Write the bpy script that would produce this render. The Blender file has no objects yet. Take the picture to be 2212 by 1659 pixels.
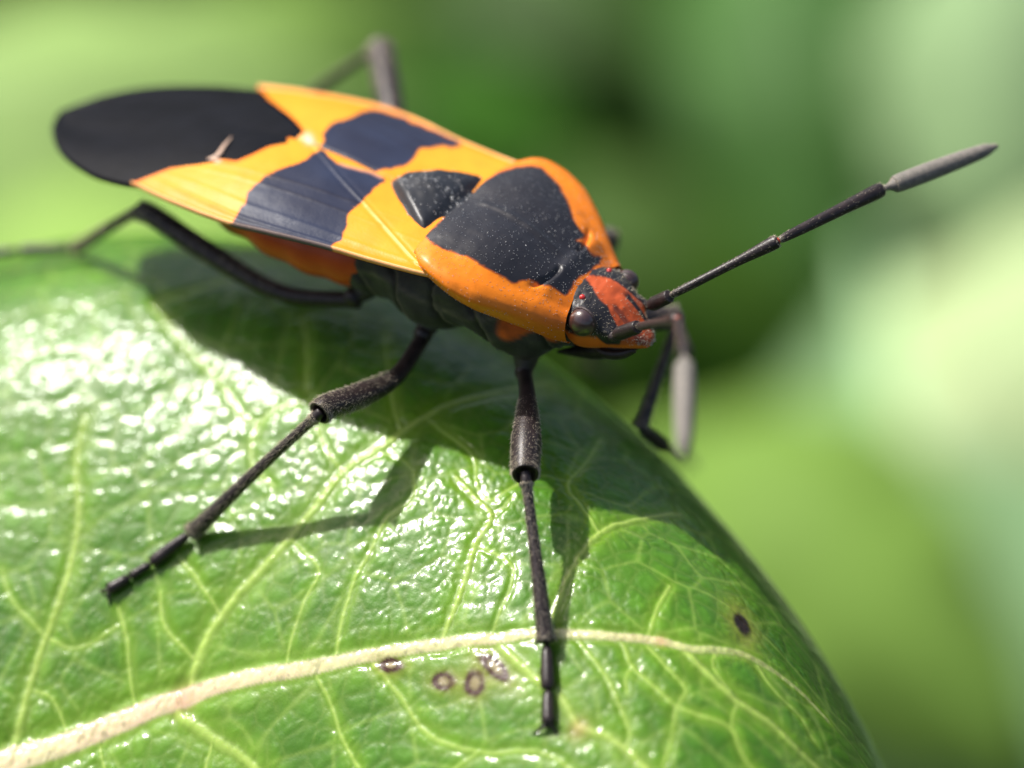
import bpy, math, random
import numpy as np
from mathutils import Vector
# ------------------------------------------------------------------ scale: 1 unit = 1 millimetre
S = bpy.context.scene
S.unit_settings.system = 'METRIC'
S.unit_settings.scale_length = 0.001
rng = np.random.default_rng(7)
random.seed(7)

# ------------------------------------------------------------------ camera
CAM = np.array([21.82088485, -35.87870602, 27.35833656])
CB = np.array([0.39967125, -0.69289681, 0.60013073])
CR = np.array([0.85737029, 0.51419942, 0.02269653])
CU = np.array([-0.32431323, 0.50546311, 0.79957987])
FP = 5915.136                      # focal length in pixels of a 2212 px wide picture
cd = bpy.data.cameras.new('camera')
co_ = bpy.data.objects.new('camera', cd); S.collection.objects.link(co_); S.camera = co_
from mathutils import Matrix
M4 = Matrix(((CR[0], CU[0], CB[0], CAM[0]), (CR[1], CU[1], CB[1], CAM[1]), (CR[2], CU[2], CB[2], CAM[2]), (0, 0, 0, 1)))
co_.matrix_world = M4
cd.sensor_width = 36.0
cd.lens = 36.0 * FP / 2212.0
cd.clip_start = 0.5; cd.clip_end = 6000
cd.dof.use_dof = True
cd.dof.focus_distance = 48.8
cd.dof.aperture_fstop = 0.0963 / (2 * 1.2)
cd.dof.aperture_blades = 0

# ------------------------------------------------------------------ world, sun, exposure
SUN = np.array([-0.59, 0.00, 0.81]); SUN /= np.linalg.norm(SUN)
w = bpy.data.worlds.new("World"); S.world = w; w.use_nodes = True
nt = w.node_tree
bg = nt.nodes['Background']; sky = nt.nodes.new('ShaderNodeTexSky')
sky.sky_type = 'NISHITA'; sky.sun_disc = False
sky.sun_elevation = math.asin(SUN[2])
sky.sun_rotation = math.atan2(SUN[0], SUN[1])
sky.air_density = 1.0; sky.dust_density = 5.0; sky.ozone_density = .4
nt.links.new(sky.outputs[0], bg.inputs[0]); bg.inputs[1].default_value = 0.10
sl = bpy.data.lights.new('sun', 'SUN'); sl.energy = 4.6; sl.angle = math.radians(1.2); sl.color = (1.0, 0.965, 0.91)
so = bpy.data.objects.new('sun', sl); S.collection.objects.link(so)
so.rotation_euler = Vector(SUN).to_track_quat('Z', 'Y').to_euler()
so.location = (0, 0, 60)
S.view_settings.view_transform = 'Standard'; S.view_settings.look = 'None'
S.view_settings.gamma = 1.0; S.view_settings.use_curve_mapping = False
S.view_settings.exposure = 0.43
S.cycles.max_bounces = 6
S.cycles.use_denoising = True
S.cycles.sample_clamp_indirect = 4.0

# ------------------------------------------------------------------ helpers
def ray(px):
    return -CB + (px[0] - 1106) / FP * CR - (px[1] - 829.5) / FP * CU
def proj(P):
    v = P - CAM; t = -(v @ CB)
    return np.stack([1106 + FP * (v @ CR) / t, 829.5 - FP * (v @ CU) / t], -1)
def onz(px, z):
    d = ray(px); return CAM + (z - CAM[2]) / d[2] * d
def onto(px, zf, t0=38.0, t1=66.0, n=1401):
    """The point of the surface z = zf(x, y) that a sight line through px meets (or passes closest)."""
    d = ray(px); t = np.linspace(t0, t1, n)
    P = CAM + t[:, None] * d
    g = P[:, 2] - zf(P[:, 0], P[:, 1])
    k = np.argmax(g < 0)
    if g[k] >= 0: k = int(np.argmin(g))
    elif k > 0:
        a = g[k - 1] / (g[k - 1] - g[k]); return P[k - 1] * (1 - a) + P[k] * a
    return P[k]
def inpoly(p, poly):
    x, y = p[:, 0], p[:, 1]; ins = np.zeros(len(p), bool); n = len(poly)
    for i in range(n):
        x0, y0 = poly[i]; x1, y1 = poly[(i + 1) % n]
        if y0 == y1: continue
        c = ((y0 > y) != (y1 > y)) & (x < (x1 - x0) * (y - y0) / (y1 - y0) + x0)
        ins ^= c
    return ins
def segdist(p, pts, ws=None):
    """distance from points p (n,2|3) to a polyline; also the interpolated width there"""
    best = np.full(len(p), 1e9); wb = np.zeros(len(p))
    pts = np.asarray(pts, float)
    for i in range(len(pts) - 1):
        a, b_ = pts[i], pts[i + 1]; ab = b_ - a
        s = np.clip(((p - a) @ ab) / max(ab @ ab, 1e-9), 0, 1)
        d = np.linalg.norm(p - a - s[:, None] * ab, axis=1)
        m = d < best; best[m] = d[m]
        if ws is not None: wb[m] = (ws[i] + (ws[i + 1] - ws[i]) * s)[m]
    return best, wb
def hashn(ix, iy, k):
    h = np.sin(ix * 127.1 + iy * 311.7 + k * 74.7) * 43758.5453
    return h - np.floor(h)
def vnoise(x, y, k=0):
    ix, iy = np.floor(x), np.floor(y); fx, fy = x - ix, y - iy
    fx = fx * fx * (3 - 2 * fx); fy = fy * fy * (3 - 2 * fy)
    a = hashn(ix, iy, k); b_ = hashn(ix + 1, iy, k); c = hashn(ix, iy + 1, k); d = hashn(ix + 1, iy + 1, k)
    return (a * (1 - fx) + b_ * fx) * (1 - fy) + (c * (1 - fx) + d * fx) * fy
def fbm(x, y, o=4, k=0):
    s = 0; a = .5
    for i in range(o):
        s = s + a * (vnoise(x, y, k + i * 13) - .5) * 2; x = x * 2.03 + 3.1; y = y * 2.03 + 1.7; a *= .5
    return s
def voro(x, y, k=0, jit=.85):
    ix, iy = np.floor(x), np.floor(y)
    f1 = np.full(x.shape, 9.); f2 = np.full(x.shape, 9.); idv = np.zeros(x.shape)
    for dx in (-1, 0, 1):
        for dy in (-1, 0, 1):
            cx, cy = ix + dx, iy + dy
            px_ = cx + .5 + (hashn(cx, cy, k) - .5) * jit; py_ = cy + .5 + (hashn(cx, cy, k + 5) - .5) * jit
            d = np.hypot(px_ - x, py_ - y); m = d < f1
            f2 = np.where(m, f1, np.minimum(f2, d)); idv = np.where(m, hashn(cx, cy, k + 9), idv); f1 = np.where(m, d, f1)
    return f1, f2, idv
def sinterp(x, xp, fp, s=.14):
    x = np.asarray(x, float); r = 0; W = 0
    for o in np.linspace(-2, 2, 17):
        k = math.exp(-.5 * o * o); r = r + k * np.interp(x + o * s, xp, fp); W += k
    return r / W
def smooth(a, b_, x):
    t = np.clip((x - a) / (b_ - a), 0, 1); return t * t * (3 - 2 * t)

def mkmesh(name, V, F, mat=None, parent=None, col=None, smooth_=True, attrs=None, normals=None):
    V = np.asarray(V, np.float32); me = bpy.data.meshes.new(name)
    F = F if isinstance(F, np.ndarray) else None or F
    if isinstance(F, np.ndarray):
        n, k = F.shape
        me.vertices.add(len(V)); me.vertices.foreach_set('co', V.ravel())
        me.loops.add(n * k); me.loops.foreach_set('vertex_index', F.astype(np.int32).ravel())
        me.polygons.add(n); me.polygons.foreach_set('loop_start', np.arange(0, n * k, k, dtype=np.int32))
        me.update(calc_edges=True)
    else:
        me.from_pydata([tuple(map(float, v)) for v in V], [], F); me.update()
    me.validate()
    if col is not None:
        a = me.color_attributes.new('col', 'FLOAT_COLOR', 'POINT')
        c = np.ones((len(V), 4), np.float32); c[:, :3] = col; a.data.foreach_set('color', c.ravel())
    for k_, v_ in (attrs or {}).items():
        a = me.attributes.new(k_, 'FLOAT', 'POINT'); a.data.foreach_set('value', np.asarray(v_, np.float32))
    if smooth_: me.polygons.foreach_set('use_smooth', np.ones(len(me.polygons), bool))
    if normals is not None:
        me.normals_split_custom_set_from_vertices(np.asarray(normals, np.float32))
    if mat: me.materials.append(mat)
    o = bpy.data.objects.new(name, me); S.collection.objects.link(o)
    if parent: o.parent = parent
    return o
def empty(name, loc=(0, 0, 0), parent=None):
    o = bpy.data.objects.new(name, None); S.collection.objects.link(o); o.location = loc; o.empty_display_size = .5
    if parent: o.parent = parent
    return o
def tag(o, label=None, category=None, group=None, kind=None):
    for k, v in (('label', label), ('category', category), ('group', group), ('kind', kind)):
        if v: o[k] = v
def gridfaces(ni, nj, closed=False, mask=None):
    i = np.arange(ni - 1)[:, None]; j = np.arange(nj if closed else nj - 1)[None, :]
    a = i * nj + j; b_ = i * nj + (j + 1) % nj; c = (i + 1) * nj + (j + 1) % nj; d = (i + 1) * nj + j
    F = np.stack([a, b_, c, d], -1).reshape(-1, 4)
    if mask is not None: F = F[mask.reshape(-1)]
    return F
def catmull(P, n):
    P = np.asarray(P, float)
    if len(P) == 2: return P[0] + np.linspace(0, 1, n)[:, None] * (P[1] - P[0])
    Q = np.vstack([2 * P[0] - P[1], P, 2 * P[-1] - P[-2]])
    m = len(P) - 1; out = []
    for s in np.linspace(0, m - 1e-6, n):
        i = int(s); t = s - i; p0, p1, p2, p3 = Q[i], Q[i + 1], Q[i + 2], Q[i + 3]
        out.append(.5 * (2 * p1 + (p2 - p0) * t + (2 * p0 - 5 * p1 + 4 * p2 - p3) * t * t + (3 * p1 - p0 - 3 * p2 + p3) * t ** 3))
    return np.array(out)
def tube(P, R, n=28, m=14, caps=True, flat=1.0, up=(0, 0, 1)):
    """tapered tube with rounded ends through P, radii R; returns V, F(list), ring normals"""
    A = catmull(np.hstack([np.asarray(P, float), np.asarray(R, float)[:, None]]), n)
    C, Rr = A[:, :3], np.abs(A[:, 3])
    T = np.gradient(C, axis=0); T /= np.linalg.norm(T, axis=1)[:, None]
    up = np.array(up, float)
    V = []; N = []
    x = np.cross(up, T[0]);
    if np.linalg.norm(x) < .05: x = np.cross((1, 0, 0), T[0])
    x /= np.linalg.norm(x)
    ang = np.linspace(0, 2 * np.pi, m, endpoint=False)
    for i in range(n):
        x = x - (x @ T[i]) * T[i]; x /= np.linalg.norm(x); y = np.cross(T[i], x)
        d = np.cos(ang)[:, None] * x + np.sin(ang)[:, None] * y * flat
        V.append(C[i] + Rr[i] * d); N.append(d)
    V = np.vstack(V); N = np.vstack(N); F = [tuple(f) for f in gridfaces(n, m, True)]
    if caps:
        a = C[0] - T[0] * Rr[0] * .45; b_ = C[-1] + T[-1] * Rr[-1] * .45
        V = np.vstack([V, a, b_]); k = n * m
        for j in range(m):
            F.append((j, k, (j + 1) % m)); F.append(((n - 1) * m + j, (n - 1) * m + (j + 1) % m, k + 1))
        N = np.vstack([N, -T[0], T[-1]])
    return V, F, N
def hairs(name, P, N, L, r, mat, parent, lean=None, seed=0, lenvar=.4, spread=.35):
    """short bristles: three-sided cones from points P along N"""
    g = np.random.default_rng(seed); n = len(P)
    if n == 0: return None
    D = N + g.normal(0, spread, (n, 3)) + (0 if lean is None else lean)
    D /= np.linalg.norm(D, axis=1)[:, None]
    l = L * (1 + g.uniform(-lenvar, lenvar, n))[:, None]
    a = np.cross(D, np.array([.3, .5, .81])); a /= np.linalg.norm(a, axis=1)[:, None]; b_ = np.cross(D, a)
    base = P - D * .01
    V = np.stack([base + a * r, base + (-.5 * a + .87 * b_) * r, base + (-.5 * a - .87 * b_) * r, base + D * l], 1).reshape(-1, 3)
    k = np.arange(n)[:, None] * 4
    F = np.concatenate([np.hstack([k, k + 1, k + 3]), np.hstack([k + 1, k + 2, k + 3]), np.hstack([k + 2, k, k + 3])])
    o = mkmesh(name, V, F, mat, parent, smooth_=False)
    o['kind'] = 'stuff'
    return o

# ------------------------------------------------------------------ materials
def mat(name, color=None, rough=.5, spec=.5, attr=False, coat=0, coat_r=.1, noise=0, nscale=8, bump=0, bscale=20, bdist=.02,
        sss=0, sheen=0, sheen_r=.4, transl=0, sheen_c=(1, 1, 1), ramp=None):
    m = bpy.data.materials.new(name); m.use_nodes = True; t = m.node_tree; N = t.nodes; L = t.links
    p = N['Principled BSDF']
    p.inputs['Roughness'].default_value = rough
    p.inputs['Specular IOR Level'].default_value = spec
    p.inputs['Coat Weight'].default_value = coat; p.inputs['Coat Roughness'].default_value = coat_r
    p.inputs['Sheen Weight'].default_value = sheen; p.inputs['Sheen Roughness'].default_value = sheen_r
    p.inputs['Sheen Tint'].default_value = (*sheen_c, 1)
    tc = N.new('ShaderNodeTexCoord')
    src = None
    if attr:
        a = N.new('ShaderNodeAttribute'); a.attribute_name = 'col'; src = a.outputs['Color']
    else:
        p.inputs['Base Color'].default_value = (*color, 1)
        rgb = N.new('ShaderNodeRGB'); rgb.outputs[0].default_value = (*color, 1); src = rgb.outputs[0]
    if noise:
        nz = N.new('ShaderNodeTexNoise'); nz.inputs['Scale'].default_value = nscale; nz.inputs['Detail'].default_value = 5
        L.new(tc.outputs['Object'], nz.inputs['Vector'])
        mr = N.new('ShaderNodeMapRange'); mr.inputs['From Min'].default_value = .3; mr.inputs['From Max'].default_value = .7
        mr.inputs['To Min'].default_value = 1 - noise; mr.inputs['To Max'].default_value = 1 + noise
        L.new(nz.outputs['Fac'], mr.inputs['Value'])
        mx = N.new('ShaderNodeVectorMath'); mx.operation = 'SCALE'
        L.new(src, mx.inputs[0]); L.new(mr.outputs[0], mx.inputs['Scale']); src = mx.outputs[0]
    L.new(src, p.inputs['Base Color'])
    if sss:
        p.inputs['Subsurface Weight'].default_value = sss; p.inputs['Subsurface Radius'].default_value = (.6, 1, .2) if attr else (1, .4, .1)
        p.inputs['Subsurface Scale'].default_value = .5 if attr else .15
    if bump:
        bz = N.new('ShaderNodeTexNoise'); bz.inputs['Scale'].default_value = bscale; bz.inputs['Detail'].default_value = 4
        L.new(tc.outputs['Object'], bz.inputs['Vector'])
        bn = N.new('ShaderNodeBump'); bn.inputs['Strength'].default_value = bump; bn.inputs['Distance'].default_value = bdist
        L.new(bz.outputs['Fac'], bn.inputs['Height']); L.new(bn.outputs[0], p.inputs['Normal']); L.new(bn.outputs[0], p.inputs['Coat Normal'])
    if transl:
        out = [n for n in N if n.type == 'OUTPUT_MATERIAL'][0]
        tr = N.new('ShaderNodeBsdfTranslucent'); L.new(src, tr.inputs['Color'])
        ms = N.new('ShaderNodeMixShader'); ms.inputs[0].default_value = transl
        L.new(p.outputs[0], ms.inputs[1]); L.new(tr.outputs[0], ms.inputs[2]); L.new(ms.outputs[0], out.inputs['Surface'])
    return m

M_leaf = mat('leaf_surface', attr=True, rough=.42, spec=.22, coat=.34, coat_r=.135, noise=.10, nscale=1.3, bump=.35, bscale=22, bdist=.010, sss=.35)
M_shell = mat('bug_shell', attr=True, rough=.42, spec=.4, noise=.09, nscale=2.5, bump=.30, bscale=24, bdist=.006, coat=.15, coat_r=.3)
M_wing = mat('bug_wing', attr=True, rough=.42, spec=.17, noise=.06, nscale=2.0, bump=.35, bscale=20, bdist=.012)
M_memb = mat('wing_membrane', color=(.004, .0045, .007), rough=.45, spec=.08, noise=.3, nscale=1.5, bump=.25, bscale=5, bdist=.03)
M_under = mat('thorax_underside', attr=True, rough=.6, spec=.3, noise=.35, nscale=3.0, bump=.5, bscale=10, bdist=.03, sheen=.08)
M_leg = mat('leg_chitin', color=(.020, .013, .013), rough=.38, spec=.5, noise=.5, nscale=6, bump=.6, bscale=30, bdist=.010, sheen=.04, sheen_c=(1, .9, .75))
M_leg2 = mat('antenna_tip', color=(.18, .165, .145), rough=.6, spec=.3, noise=.2, nscale=10, bump=.5, bscale=35, bdist=.01, sheen=.25, sheen_c=(1, .95, .85))
M_red = mat('joint_red', color=(.35, .05, .02), rough=.35, spec=.5)
M_eye = mat('compound_eye', color=(.045, .020, .018), rough=.30, spec=.8, coat=1, coat_r=.17, bump=.12, bscale=45, bdist=.01)
M_ocel = mat('ocellus', color=(.5, .015, .008), rough=.1, spec=.8, coat=1, coat_r=.03, sss=.3)
M_hair = mat('pale_hair', color=(.62, .54, .40), rough=.4, spec=.6)
M_hairw = mat('white_hair', color=(.75, .75, .75), rough=.3, spec=.8)
M_hairk = mat('dark_hair', color=(.02, .015, .01), rough=.4, spec=.5)

# ================================================================== THE LEAF
LC = np.array([-3.6549045292422777, -1.5409598071188657, -12.771332871925539, -5.698115475551765, 0.06499369312084952, -0.9103214974451629, -5.869357084593637, -5.658497445097073, -0.3397191018238712, -2.214624765431754, -8.141517840394567, -3.2185246832350782, -1.8591592063676408, -1.8537934275421126, -1.6026419446096645])
def leaf_base(x, y):
    X = np.clip(x, -15.5, 15) / 10; Y = np.clip(y, -14, 8) / 10
    s = 0; k = 0
    for i in range(5):
        for j in range(5 - i):
            s = s + LC[k] * X ** i * Y ** j; k += 1
    # soft quilting of the blade between the main veins
    s = s + .16 * fbm(x * .28 + 5, y * .33 + 2, 2, 3) * smooth(6.0, 1.0, y)
    return s
VEINS = [  # (kind, start width, end width, points in the 2212 px frame)
 ('midrib', .36, .10, [(-120, 1700), (0, 1647), (100, 1619), (220, 1575), (320, 1531), (400, 1500), (520, 1468), (680, 1440), (800, 1415), (948, 1391), (1068, 1379), (1160, 1369), (1308, 1371), (1428, 1383), (1500, 1401), (1573, 1406), (1619, 1420), (1680, 1457), (1741, 1506), (1787, 1555)]),
 ('side', .15, .09, [(408, 1492), (432, 1415), (472, 1335), (560, 1235), (624, 1163), (680, 1095), (740, 1019), (800, 975), (850, 945), (920, 898), (1000, 865), (1100, 842), (1190, 830)]),
 ('side', .12, .07, [(20, 1640), (44, 1555), (72, 1447), (100, 1375), (136, 1275), (156, 1211), (170, 1120), (165, 1010), (185, 900)]),
 ('side', .15, .09, [(380, 1505), (392, 1539), (460, 1599), (520, 1635), (575, 1680)]),
 ('side', .09, .07, [(955, 1390), (960, 1367), (996, 1271), (1028, 1175), (1060, 1111), (1020, 1067), (985, 1030)]),
 ('side', .09, .06, [(1190, 1368), (1200, 1315), (1240, 1219), (1296, 1151), (1350, 1128), (1412, 1115), (1470, 1108)]),
 ('side', .12, .10, [(1075, 1390), (1148, 1459), (1208, 1507), (1248, 1567), (1308, 1587), (1356, 1623), (1400, 1670)]),
 ('side', .12, .08, [(1470, 1392), (1517, 1445), (1591, 1512), (1665, 1564), (1726, 1620), (1780, 1670)]),
 ('minor', .07, .05, [(1330, 1372), (1348, 1391), (1368, 1439), (1420, 1491), (1459, 1528), (1520, 1550), (1579, 1571), (1603, 1629), (1640, 1680)]),
 ('minor', .05, .04, [(1370, 1439), (1350, 1465), (1352, 1500)]),
 ('minor', .05, .04, [(1400, 1395), (1440, 1440), (1480, 1490), (1460, 1528), (1450, 1600), (1430, 1660)]),
 ('minor', .05, .04, [(1591, 1512), (1580, 1545), (1579, 1571)]),
 ('minor', .06, .04, [(1640, 1440), (1680, 1500), (1725, 1545), (1760, 1600)]),
 ('minor', .06, .05, [(256, 1315), (276, 1395), (280, 1460), (288, 1515), (290, 1540)]),
 ('minor', .06, .05, [(384, 1195), (432, 1259), (464, 1307), (480, 1325)]),
 ('minor', .06, .05, [(348, 1275), (356, 1347), (412, 1411), (430, 1420)]),
 ('minor', .06, .05, [(805, 1430), (868, 1511), (912, 1571), (964, 1603), (1036, 1627), (1128, 1623), (1200, 1640), (1260, 1680)]),
 ('minor', .05, .04, [(1036, 1627), (1000, 1650), (960, 1680)]),
 ('minor', .05, .04, [(680, 1450), (712, 1515), (736, 1595), (780, 1659)]),
 ('minor', .06, .05, [(722, 1430), (755, 1270), (800, 1190), (835, 1120), (885, 1080), (895, 1040), (889, 1010), (839, 977), (790, 985)]),
 ('minor', .05, .04, [(616, 1450), (620, 1411), (656, 1299), (688, 1235), (660, 1195), (628, 1163)]),
 ('minor', .06, .05, [(1395, 1380), (1400, 1367), (1424, 1299), (1445, 1265)]),
 ('minor', .07, .05, [(688, 926), (705, 970), (738, 1016)]),
 ('minor', .06, .05, [(867, 932), (855, 890), (845, 840), (835, 770), (830, 720)]),
 ('minor', .06, .04, [(923, 900), (980, 950), (1024, 988), (1029, 1044), (1060, 1080), (1130, 1040), (1160, 1000)]),
 ('minor', .06, .04, [(1298, 1150), (1260, 1100), (1225, 1055), (1250, 1015), (1276, 988), (1300, 950)]),
 ('minor', .05, .04, [(1060, 1111), (1088, 1095), (1110, 1075)]),
 ('minor', .05, .04, [(1028, 1175), (1090, 1210), (1110, 1240), (1080, 1320), (1060, 1370)]),
 ('minor', .05, .04, [(100, 1375), (60, 1330), (20, 1290), (0, 1230)]),
 ('minor', .05, .04, [(100, 1375), (150, 1395), (200, 1385), (256, 1350)]),
 ('minor', .05, .04, [(70, 1490), (110, 1510), (140, 1560), (145, 1600)]),
 ('minor', .05, .04, [(210, 1590), (220, 1640), (230, 1680)]),
 ('minor', .05, .04, [(460, 1599), (450, 1640), (440, 1680)]),
 ('minor', .07, .05, [(484, 839), (520, 890), (560, 909), (600, 880), (670, 870)]),
 ('minor', .07, .05, [(560, 909), (540, 960), (550, 1010), (590, 1050)]),
 ('minor', .07, .05, [(650, 690), (665, 760), (660, 850)]),
 ('minor', .07, .05, [(330, 660), (420, 625), (500, 600)]),
 ('minor', .07, .05, [(330, 660), (390, 740), (450, 800), (484, 839)]),
 ('minor', .05, .04, [(1560, 1400), (1540, 1440), (1591, 1512)]),
 ('minor', .06, .05, [(1250, 1365), (1262, 1400), (1300, 1450), (1330, 1510), (1360, 1580), (1350, 1620)]),
]
ax = np.concatenate([np.arange(-15.5, -12, .08), np.arange(-12, 11.0, .032), np.arange(11.0, 14.6, .08)])
ay = np.concatenate([np.arange(-14, -10.6, .08), np.arange(-10.6, 3.0, .032), np.arange(3.0, 7.0, .10)])
GX, GY = np.meshgrid(ax, ay, indexing='ij')
gx, gy = GX.ravel(), GY.ravel()
zb = leaf_base(gx, gy)
P2 = np.stack([gx, gy], 1)
big = np.full(len(gx), 9.); vein_c = np.zeros(len(gx)); mid_c = np.zeros(len(gx)); disp = np.zeros(len(gx)); margin = np.full(len(gx), 9.)
side_id = np.full(len(gx), -1)
wob = fbm(gx * 1.6, gy * 1.6, 3, 40) * .09; wob2 = fbm(gx * 1.6 + 9, gy * 1.6, 3, 50) * .09
Pw = P2 + np.stack([wob, wob2], 1) * .6
for vi, (kind, w0, w1, pts) in enumerate(VEINS):
    W = np.array([onto(p, leaf_base)[:2] for p in pts])
    W = catmull(W, len(W) * 3)
    lo = W.min(0) - 1.2; hi = W.max(0) + 1.2
    s = (gx > lo[0]) & (gx < hi[0]) & (gy > lo[1]) & (gy < hi[1])
    if kind == 'midrib':
        tt = np.linspace(0, 1, len(W)); ws = np.interp(tt, [0, .15, .4, .7, 1], [.235, .19, .10, .07, .045])
    else: ws = np.linspace(w0, w1, len(W)) * .85
    d, wv = segdist(Pw[s] if kind != 'midrib' else P2[s], W, ws)
    big[s] = np.minimum(big[s], d / np.maximum(wv, .03))
    if kind == 'midrib':
        wv = wv * (1 + .12 * fbm(gx[s] * 1.5, gy[s] * 1.5, 3, 77))
        m = smooth(1.15, .80, d / wv); mid_c[s] = np.maximum(mid_c[s], m)
        prof = np.exp(-(d / (wv * .75)) ** 2)
        disp[s] += .08 * wv * prof * (1 + .15 * fbm(gx[s] * 3, gy[s] * 3, 2, 8)) - .20 * wv * np.exp(-((d - wv * 1.5) / (wv * .7)) ** 2)
        vein_c[s] = np.maximum(vein_c[s], .8 * np.exp(-(d / (wv * 1.35)) ** 4))
    else:
        a = {'side': 1.0, 'minor': .85}[kind]
        vein_c[s] = np.maximum(vein_c[s], a * np.exp(-(d / (wv * .72)) ** 2))
        dp = -.42 * wv * np.exp(-(d / (wv * 2.4)) ** 2) + .34 * wv * np.exp(-(d / (wv * .7)) ** 2)
        disp[s] += dp * (1.0 if kind == 'side' else .9)
        if kind == 'side':
            mm = (d < wv * .75); idx = np.where(s)[0][mm]; side_id[idx] = vi
# finer net of veins and the pebbled tissue between them (warped cells at three sizes)
wx = gx + .22 * fbm(gx * .8, gy * .8, 2, 21) ; wy = gy + .22 * fbm(gx * .8 + 7, gy * .8, 2, 22)
sx, sy = wx * .86 + wy * .35, -wx * .35 + wy * .86
f1, f2, _ = voro(sx / 1.15, sy / .9, 3); e1 = (f2 - f1)
f1b, f2b, id2 = voro(sx / .42 + 20, sy / .36, 4); e2 = (f2b - f1b)
f1c, f2c, id3 = voro(gx / .17 + 30, gy / .17, 5); e3 = (f2c - f1c)
faraway = smooth(1.0, 3.0, big)
vein_c = np.maximum(vein_c, .34 * np.exp(-(e1 / .07) ** 2) * faraway)
vein_c = np.maximum(vein_c, .13 * np.exp(-(e2 / .11) ** 2))
fine = smooth(3.0, 1.0, gy)
damp = 1 - mid_c
reg = .65 + .5 * np.clip(fbm(gx * .35, gy * .35, 2, 60) + .3, 0, 1)
pebble = (.018 * smooth(.0, .5, e1) * faraway + .015 * smooth(0, .6, e2) + .011 * smooth(0, .7, e3) * (.4 + id2)) * reg
disp = disp + damp * pebble + .045 * fbm(gx * .55, gy * .55, 2, 70)
disp = disp + .012 * mid_c * smooth(0, .6, e3)
zl = zb + disp * np.clip(fine, .15, 1)
ZG = zl.reshape(GX.shape)
def leaf_z(x, y):           # bilinear lookup on the finished surface
    x = np.asarray(x, float); y = np.asarray(y, float)
    i = np.clip(np.searchsorted(ax, x) - 1, 0, len(ax) - 2); j = np.clip(np.searchsorted(ay, y) - 1, 0, len(ay) - 2)
    fx = np.clip((x - ax[i]) / (ax[i + 1] - ax[i]), 0, 1); fy = np.clip((y - ay[j]) / (ay[j + 1] - ay[j]), 0, 1)
    return (ZG[i, j] * (1 - fx) + ZG[i + 1, j] * fx) * (1 - fy) + (ZG[i, j + 1] * (1 - fx) + ZG[i + 1, j + 1] * fx) * fy
dzx = np.gradient(ZG, ax, axis=0); dzy = np.gradient(ZG, ay, axis=1)
NL = np.stack([-dzx.ravel(), -dzy.ravel(), np.ones(len(gx))], 1); NL /= np.linalg.norm(NL, axis=1)[:, None]
# colours
g_base = np.array([.088, .220, .012]); g_dark = np.array([.048, .150, .010]); g_yel = np.array([.20, .35, .018])
tn = np.clip(.5 + .9 * fbm(gx * .5, gy * .5, 4, 31), 0, 1)[:, None]
tcell = np.clip(e2 * 1.4, 0, 1)[:, None]
col = g_base * tn + g_dark * (1 - tn)
col = col * (.80 + .30 * tcell)
ye = np.exp(-(np.clip(big, 0, 9) / 4.0) ** 2)[:, None] * .45
col = col * (1 - ye) + g_yel * ye
c_v = np.array([.34, .48, .10]); c_v2 = np.array([.42, .50, .20])
v_ = np.clip(vein_c, 0, 1)[:, None]
col = col * (1 - v_ * .85) + c_v * v_ * .85
pink = np.clip(.35 + .8 * fbm(gx * .8, gy * .8, 3, 90), 0, 1)[:, None]
c_m = np.array([.64, .66, .34]) * (1 - pink) + np.array([.68, .46, .34]) * pink
along = smooth(4.0, -3.5, gx)[:, None]; tail = smooth(4.5, 8.5, gx)[:, None] * .75; pink = pink * (1 - tail)
c_m = c_m * (.55 + .45 * along) + np.array([.50, .56, .24]) * .45 * (1 - along); c_m = c_m * (1 - tail) + np.array([.26, .40, .07]) * tail
sp = 1 - .30 * smooth(.74, .85, vnoise(gx * 11, gy * 11, 5))[:, None]
m_ = mid_c[:, None]; col = col * (1 - m_) + c_m * sp * m_
# reddish blemishes on the midrib
for q, rr in (((395, 1500), .22), ((1428, 1385), .12), ((1250, 1575), .18)):
    B = onto(q, leaf_base); d = np.hypot(gx - B[0], (gy - B[1]))
    k = np.exp(-(d / rr) ** 2)[:, None] * .35; col = col * (1 - k) + np.array([.50, .16, .13]) * k
# brown ring spots (dead tissue) and their yellow halo
RINGS = [((845, 1437), 23, 15, .0), ((958, 1474), 22, 17, .1), ((1026, 1477), 20, 27, .3), ((1068, 1443), 37, 17, .75), ((1602, 1350), 16, 36, -.45)]
spot_id = np.full(len(gx), -1)
for si, (q, ra, rb, an) in enumerate(RINGS):
    B = onto(q, leaf_base); dx, dy = gx - B[0], gy - B[1]
    # axes on the leaf
    ex = (onto((q[0] + 20, q[1]), leaf_base)[:2] - B[:2]) / 20; ey = (onto((q[0], q[1] + 20), leaf_base)[:2] - B[:2]) / 20
    Mi = np.linalg.inv(np.array([ex, ey]).T); u_ = Mi[0, 0] * dx + Mi[0, 1] * dy; v2 = Mi[1, 0] * dx + Mi[1, 1] * dy
    uu = u_ * math.cos(an) + v2 * math.sin(an); vv = -u_ * math.sin(an) + v2 * math.cos(an)
    d = np.hypot(uu / ra, vv / rb) * (1 + .22 * fbm(gx * 6, gy * 6, 3, 100 + si))
    halo = (np.exp(-(d / 1.7) ** 2) * .7)[:, None]; col = col * (1 - halo) + np.array([.26, .27, .03]) * halo
    if si == 4: ring = smooth(1.1, .55, d); cc = np.array([.018, .010, .006])
    else: ring = np.clip(1.25 * np.exp(-((d - .82) / .34) ** 2), 0, 1); cc = np.array([.042, .011, .006])
    inner = smooth(.8, .4, d)[:, None] * (0 if si == 4 else 1)
    col = col * (1 - inner) + np.array([.24, .20, .09]) * inner
    ring = np.clip(ring, 0, 1)[:, None]; col = col * (1 - ring) + cc * ring
    spot_id[d < 1.15] = si
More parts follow.
